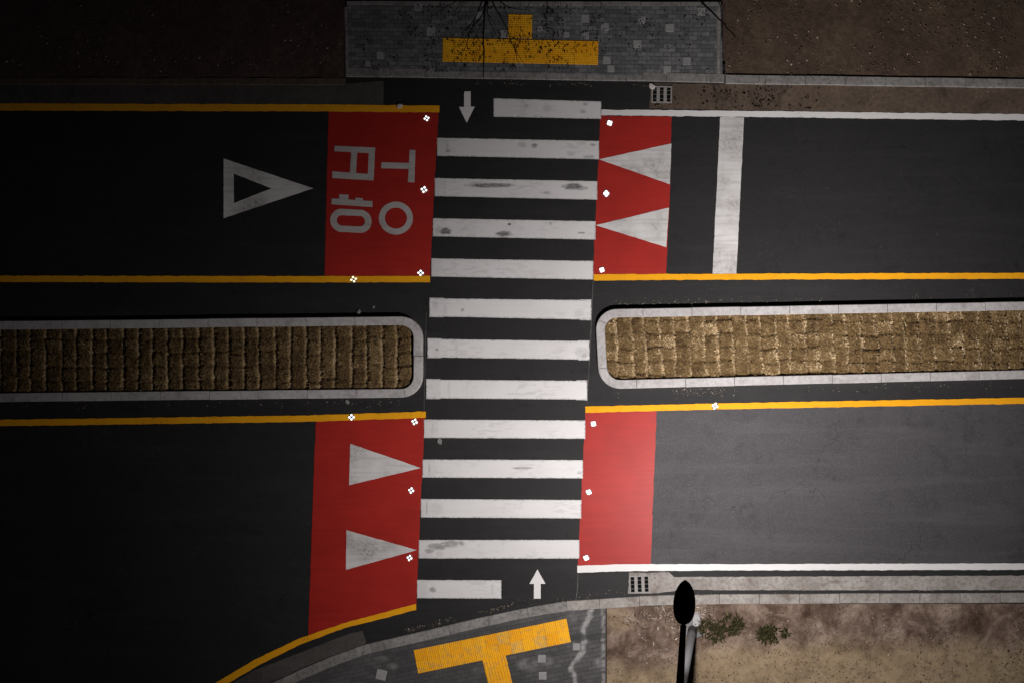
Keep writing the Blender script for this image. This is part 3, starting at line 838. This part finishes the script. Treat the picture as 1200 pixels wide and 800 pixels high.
# leaf shaped head, long axis along the arm
head_c = P(802, 705.5, LH+.10)
ax = (head_c-arm_end); ax.z = 0; ax.normalize(); sd = Vector((-ax.y, ax.x, 0))
hl = .45
def prof(t):   # half width along the head, t -1 (arm) .. 1 (tip)
    s = (t+1)/2
    return .222*max(0, 1-abs(2*s**.86-1)**2.25)**.62
bm = bmesh.new(); rings = []
NT_ = 22
for i in range(NT_+1):
    t = -1+2*i/NT_; wv = max(.012, prof(t)); hh = .095*(wv/.222)**.6
    c = head_c+ax*hl*t
    ringv = []
    for k in range(16):
        a = 2*math.pi*k/16; sa, ca = math.sin(a), math.cos(a)
        z = hh*sa if sa > 0 else .035*sa
        ringv.append(bm.verts.new(c+sd*wv*ca+Vector((0,0,z))))
    rings.append(ringv)
for a, b in zip(rings[:-1], rings[1:]):
    for k in range(16): bm.faces.new((a[k], a[(k+1) % 16], b[(k+1) % 16], b[k]))
bm.faces.new(rings[0]); bm.faces.new(rings[-1][::-1])
bmesh.ops.recalc_face_normals(bm, faces=bm.faces[:])
head = lpart(bmobj('lamp_head', bm, M['lamp'], None, True))
bm = bmesh.new()
top_ = []; n = 28
for i in range(n):
    a = 2*math.pi*i/n
    top_.append(bm.verts.new(head_c+ax*(.25*math.cos(a)+.05)+sd*.13*math.sin(a)+Vector((0,0,-.030))))
f = bm.faces.new(top_); r = bmesh.ops.extrude_face_region(bm, geom=[f])
for v in [g for g in r['geom'] if isinstance(g, bmesh.types.BMVert)]: v.co.z -= .018
bmesh.ops.recalc_face_normals(bm, faces=bm.faces[:])
lens = bmobj('lens', bm, M['lens'])
lens.parent = head; lens.matrix_parent_inverse = Matrix.Identity(4)
# the light of that lamp
li_ = bpy.data.lights.new('lamp_light', 'SPOT'); li_.energy = 4250; li_.color = (1, .955, .945)
li_.spot_size = R(175); li_.spot_blend = .25; li_.shadow_soft_size = .14
# the luminaire throws its light forward over the road (like an IES distribution)
li_.use_nodes = True
lt = li_.node_tree; em = lt.nodes['Emission']
geo = lt.nodes.new('ShaderNodeNewGeometry'); sep = lt.nodes.new('ShaderNodeSeparateXYZ')
lt.links.new(geo.outputs['Incoming'], sep.inputs[0])
def lm(op, a, b=0.0, clamp=False):
    nd = lt.nodes.new('ShaderNodeMath'); nd.operation = op; nd.use_clamp = clamp
    for i, v in enumerate((a, b)):
        if isinstance(v, bpy.types.NodeSocket): lt.links.new(v, nd.inputs[i])
        else: nd.inputs[i].default_value = v
    return nd.outputs[0]
def lmr(v, a, b, c, d):
    nd = lt.nodes.new('ShaderNodeMapRange'); nd.interpolation_type = 'SMOOTHSTEP'
    for i, q in enumerate((a, b, c, d)): nd.inputs[i+1].default_value = q
    lt.links.new(v, nd.inputs[0]); return nd.outputs[0]
DX, DY, DZ = sep.outputs
SGN = 1.0
dx = lm('MULTIPLY', DX, SGN); dy = lm('MULTIPLY', DY, SGN); dz = lm('MULTIPLY', DZ, -SGN)
I0 = lm('ADD', lm('MAXIMUM', lm('MULTIPLY', dy, 1.15), lm('MULTIPLY', dy, .25)), .84)                       # forward throw
I1 = lm('ADD', lm('MULTIPLY', lm('MULTIPLY', dx, lm('MULTIPLY', dy, lm('MAXIMUM', dy, 0.0))), 2.2), 1.0)
cut = lm('MULTIPLY', lm('MULTIPLY', lmr(dz, .42, .72, .62, 1.0), lmr(dz, .10, .50, 0.0, 1.0)), lmr(dy, -.68, -.36, .03, 1.0))
tot = lm('MAXIMUM', lm('MULTIPLY', lm('MULTIPLY', I0, I1), cut), 0.0)
lt.links.new(tot, em.inputs['Strength'])
lo = bpy.data.objects.new('lamp_light', li_); COL.objects.link(lo)
lo.location = head_c+Vector((0, 0, -.20))

# ------------------------------------------------------------------ bare trees over the upper pavement
def curve_tube(bm, ctrl, r0, r1, wob=.02, n=14, seed=0):
    pts = []; rads = []
    m = len(ctrl)-1
    for i in range(n+1):
        t = i/n*m; k = min(int(t), m-1); f = t-k
        p0 = ctrl[max(k-1, 0)]; p1 = ctrl[k]; p2 = ctrl[k+1]; p3 = ctrl[min(k+2, m)]
        p = .5*((2*p1)+(p2-p0)*f+(2*p0-5*p1+4*p2-p3)*f*f+(3*p1-p0-3*p2+p3)*f**3)
        p = p+Vector((nz(i*.9, seed), nz(i*.9, seed+9), nz(i*.9, seed+17)))*wob
        pts.append(p); rads.append(r0+(r1-r0)*(i/n))
    tube(bm, pts, rads, 6)
    return pts
def bare_tree(label, foot, top, limbs, twigs, seed):
    rnd = random.Random(seed)
    b = P(*foot, .04); root = empty('bare_tree', b); tag(root, label, 'tree', 'leafless trees behind the upper pavement')
    inv = Matrix.Translation(-Vector(b))
    bm = bmesh.new()
    tp = P(*top)
    curve_tube(bm, [b-Vector((0,0,.1)), b.lerp(tp, .5)+Vector((.03,.02,0)), tp], .075, .045, .01, 10, seed)
    o = bmobj('trunk', bm, M['bark'], None, True); o.parent = root; o.matrix_parent_inverse = inv
    for i, (ctrl, r0, r1) in enumerate(limbs):
        bm = bmesh.new()
        c = [tp]+[P(*q) for q in ctrl]
        pts = curve_tube(bm, c, r0, r1, .018, 18, seed+i*3)
        for _ in range(twigs):
            k = rnd.randint(5, 16); p = pts[k]; d = (pts[min(k+1, 18)]-pts[k-1]).normalized()
            sid = Vector((rnd.uniform(-1, 1), rnd.uniform(-1, 1), rnd.uniform(-.1, .6)))
            e = p+(d*1.0+sid*.75).normalized()*rnd.uniform(.15, .5)
            curve_tube(bm, [p, p.lerp(e, .5)+Vector((0,0,.02)), e], .010, .004, .008, 5, k+i)
        o = bmobj('branch', bm, M['bark'], None, True); o.parent = root; o.matrix_parent_inverse = inv
bare_tree('leafless tree with thin dark branches fanning over the dirty yellow tactile paving', (578,-38), (574,-14,1.5), [
  ([(569,0,1.9),(568,12,2.0),(566.4,40,2.1),(567,62,2.1),(566.4,92,2.0)], .030, .013),
  ([(566,0,1.9),(554,26,2.1),(540,40,2.2)], .022, .007),
  ([(567,14,1.8),(552,34,1.9),(548,48,2.0),(544,60,2.0)], .018, .006),
  ([(578,4,1.9),(592,30,2.0),(602,56,2.1),(606,62,2.1)], .020, .006),
  ([(584,0,2.0),(598,9,2.2),(622,13,2.4)], .020, .006),
  ([(600,-12,2.2),(638,-2,2.5),(640,20,2.6),(641,40,2.6)], .020, .006),
  ([(560,-6,2.2),(530,4,2.4),(505,20,2.6)], .018, .005),
  ([(575,-20,2.3),(577,-30,3.0),(578,-40,3.6)], .030, .008),
  ([(572,0,1.8),(572,20,1.9),(584,46,1.9)], .016, .005)], 3, 3)
bare_tree('leafless tree with one dark branch crossing the upper right pavement corner', (812,-30), (813,-16,1.4), [
  ([(818,-2,1.8),(832,12,2.0),(846,26,2.1),(862,44,2.2)], .036, .014),
  ([(826,-8,2.0),(843,4,2.3),(846,30,2.3),(845,44,2.3)], .018, .006),
  ([(800,-20,2.3),(780,-14,2.6),(770,-4,2.7)], .02, .006),
  ([(814,-24,2.3),(816,-36,3.0)], .03, .008)], 2, 6)

# ------------------------------------------------------------------ scattered stuff
def scatter(name, n, sampler, mat, size, tonef, lift=.02, seed=1, elong=2.2):
    rnd = random.Random(seed); vs = []; fs = []; tone = []
    for _ in range(n):
        s = sampler(rnd)
        if s is None: continue
        px, py, z = s
        p = P(px, py, z); a = rnd.uniform(0, 6.283); L = rnd.uniform(*size); w = L/elong*rnd.uniform(.6, 1.2)
        d = Vector((math.cos(a), math.sin(a), rnd.uniform(-.1, .25))); sv = Vector((-d.y, d.x, rnd.uniform(-.3, .3)))
        c = Vector((0, 0, lift*rnd.random()))
        q = len(vs)
        vs += [p-d*L/2+c*.2, p+sv*w/2+c, p+d*L/2+c*.3, p-sv*w/2+c*.8, p+c*1.6]
        fs += [(q, q+4, q+1), (q+1, q+4, q+2), (q+2, q+4, q+3), (q+3, q+4, q)]
        tone += [tonef(rnd)]*5
    return tag(mesh(name, vs, fs, mat, attr={'tone': tone}), kind='stuff')
def top_leaves(r):
    px = r.gauss(590, 95); py = r.uniform(6, 84)
    if not 412 < px < 838: return None
    if fbm(px/S, py/S, 2, 1.5, 3) < -.02: return None
    return (px, py, .082 if 516 < px < 702 and py > 40 else .068)
o = scatter('fallen_leaves', 2000, top_leaves, M['leaf'], (.02, .07), lambda r: r.random()*.8, .012, 5); o['label'] = 'dark fallen leaves scattered over the upper pavement'
def right_leaves(r):
    px = r.uniform(700, 838); py = r.uniform(4, 60)
    return (px, py, .068) if fbm(px/S, py/S, 6, 1.2, 3) > .05 else None
o = scatter('fallen_leaves', 420, right_leaves, M['leaf'], (.02, .07), lambda r: r.random(), .012, 6); o['label'] = 'dark fallen leaves at the right end of the upper pavement'
def soil_litter(r):
    c = r.choice(((779,722,9,8),(789,731,9,12),(762,720,9,6),(783,712,12,5),(805,745,9,9),(836,720,14,9),(744,726,20,7),(822,712,16,5),(778,750,26,14)))
    px = r.gauss(c[0], c[2]*.6); py = r.gauss(c[1], c[3]*.6)
    return (px, py, .10) if py > 710 and px > 714 and px < 1000 else None
o = scatter('plant_litter', 330, soil_litter, M['litter'], (.03, .16), lambda r: min(1, abs(r.gauss(.45, .3))), .05, 8, 4.5); o['label'] = 'pale dry straw and scraps on the brown soil'
def gutter_litter(r):
    px = r.uniform(765, 960); py = r.uniform(100, 128)
    return (px, py, .012) if fbm(px/S, py/S, 3, 1.6, 3) > 0 else None
o = scatter('fallen_leaves', 260, gutter_litter, M['leaf'], (.03, .10), lambda r: r.random(), .02, 9); o['label'] = 'dark leaf scraps in the upper soil covered gutter'

def near_path(path, off, spread):
    def f(r):
        k = r.randrange(len(path)-1); a, b = path[k], path[k+1]; t = r.random()
        px = a[0]+(b[0]-a[0])*t; py = a[1]+(b[1]-a[1])*t+off+r.gauss(0, spread)
        if not -20 < px < 1220 or fbm(px/S, py/S, 12, .9, 3) < -.05: return None
        return (px, py, .008)
    return f
def many(*fs): return lambda r: r.choice(fs)(r)
grit = many(near_path([(600,712),(710,699),(850,694),(1220,693)], -4, 2.6), near_path([(850,694),(1220,693)], -5, 3), near_path([(475,741),(600,712)], -3, 1.6), near_path([(520,95),(760,99)], 2, 1.5),
            near_path([(760,100),(1220,104)], 6, 6), near_path([(720,457),(847,454),(1220,445)], 4, 2.5), near_path([(720,457),(847,454)], 4, 3), near_path([(720,358),(847,356),(1220,350)], -3, 3), near_path([(0,470),(470,468)], 4, 2.5))
o = scatter('grit', 1500, grit, M['litter'], (.008, .035), lambda r: abs(r.gauss(.1, .3)), .008, 21, 1.4); o['label'] = 'fine pale grit gathered along the kerbs'
def clod_pos(r):
    px = r.uniform(714, 1220); py = r.uniform(711, 815)
    return (px, py, .055) if fbm(px/S, py/S, 14, 1.0, 4) > -.1 else None
o = scatter('soil_clods', 2200, clod_pos, M['clod'], (.012, .06), lambda r: r.random()**1.6, .022, 22, 1.3); o['label'] = 'small brown clods and stones over the front soil'
def clod_top(r):
    px = r.choice((r.uniform(-20, 402), r.uniform(852, 1220))); py = r.uniform(-10, 88)
    return (px, py, .07) if fbm(px/S, py/S, 15, .8, 4) > -.05 else None
o = scatter('soil_clods', 1800, clod_top, M['clod'], (.015, .08), lambda r: r.random()**2, .022, 23, 1.3); o['label'] = 'small clods and leaves over the soil beyond the upper kerb'
def weed_clump(cx, cy, rx, ry, n, label, seed):
    rnd = random.Random(seed); vs = []; fs = []; tone = []
    root = P(cx, cy, .07)
    for _ in range(n):
        a = rnd.uniform(0, 6.283); q = math.sqrt(rnd.random())
        px, py = cx+rx*q*math.cos(a), cy+ry*q*math.sin(a)
        if fbm(px/S, py/S, seed, 2.6, 3) < -.06: continue
        p = P(px, py, .08); aa = rnd.uniform(0, 6.283); L = rnd.uniform(.05, .16); wd = rnd.uniform(.008, .024)
        d = Vector((math.cos(aa), math.sin(aa), 0)); s = Vector((-d.y, d.x, 0))*wd; up = Vector((0, 0, rnd.uniform(.03, .13)))
        k = len(vs)
        vs += [v-root for v in (p-s*.4, p+s*.4, p+d*L*.5+s+up, p+d*L+up*.7, p+d*L*.5-s+up)]
        fs.append((k, k+1, k+2, k+3, k+4)); tone += [max(0, min(1, rnd.gauss(.42, .26)))]*5
    o = mesh('weed_clump', vs, fs, M['weed'], attr={'tone': tone}); o.location = root
    return tag(o, label, 'weeds')
weed_clump(832, 739, 17, 15, 560, 'green weed clump on the soil just right of the lamp post', 2)
weed_clump(858, 729, 12, 11, 280, 'smaller green weed clump further right of the lamp post', 4)
weed_clump(905, 742, 17, 9, 330, 'low spreading weeds beyond both clumps to the right of the lamp post', 6)

def scrap(px, py, s, label, seed, mat):
    rnd = random.Random(seed); bm = bmesh.new()
    r = bmesh.ops.create_icosphere(bm, subdivisions=2, radius=s)
    for v in r['verts']:
        v.co *= 1+.35*nz(v.co.x*9/s*.1, v.co.y*9/s*.1, seed)+.1*rnd.uniform(-1, 1); v.co.z *= .16
        v.co.x *= 1.25
    bmesh.ops.translate(bm, vec=(0, 0, s*.3), verts=r['verts'])
    o = bmobj('litter_scrap', bm, mat); o.location = P(px, py, .013); o.rotation_euler = (0, 0, rnd.uniform(0, 3))
    return tag(o, label, 'litter scrap')
scrap(468.5, 124.5, .065, 'pale scrap lying on the orange line above the lettered panel', 1, M['scrap'])
scrap(420.5, 365.5, .05, 'pale scrap on the asphalt just above the left island', 2, M['kerb'])
scrap(515.5, 516.5, .062, 'grey crumpled scrap on the black gap near the crossing stripe end', 3, M['kerb'])
scrap(407, 470.5, .05, 'pale scrap on the asphalt just below the left island', 4, M['kerb'])
scrap(438, 360, .03, 'tiny pale pebble between left island and lettered lane', 5, M['kerb'])
scrap(764, 102, .07, 'white scrap beside the upper drain grate corner', 6, M['scrap'])
scrap(360, 14, .09, 'pale scrap on the dark soil beside the upper pavement', 7, M['scrap'])
scrap(835, 734, .06, 'white scrap among the green weeds by the lamp post', 8, M['scrap'])
scrap(841, 749, .05, 'white pebble on sandy soil below the green weeds', 9, M['scrap'])
scrap(806, 742, .07, 'bluish white plastic scrap tucked at the lamp post foot', 10, M['cap'])

# ------------------------------------------------------------------ night sky, camera
w = bpy.data.worlds.new("World"); sc.world = w; w.use_nodes = True
nt = w.node_tree; bg = nt.nodes['Background']
sky = nt.nodes.new('ShaderNodeTexSky'); sky.sky_type = 'NISHITA'; sky.sun_disc = False
sky.sun_elevation = R(-3); sky.sun_rotation = R(120)
nt.links.new(sky.outputs[0], bg.inputs[0]); bg.inputs[1].default_value = .10

cam = bpy.data.cameras.new('camera'); co = bpy.data.objects.new('camera', cam); COL.objects.link(co)
co.location = (NX, NY, H); co.rotation_euler = (0, 0, 0)
cam.sensor_width = 36; cam.lens = 36*H/(1200/S)
cam.shift_x = (600-875)/1200; cam.shift_y = (380-400)/1200
cam.clip_end = 1000; cam.clip_start = .5
sc.camera = co
sc.view_settings.view_transform = 'Standard'; sc.view_settings.look = 'None'
sc.view_settings.exposure = 0; sc.view_settings.gamma = 1
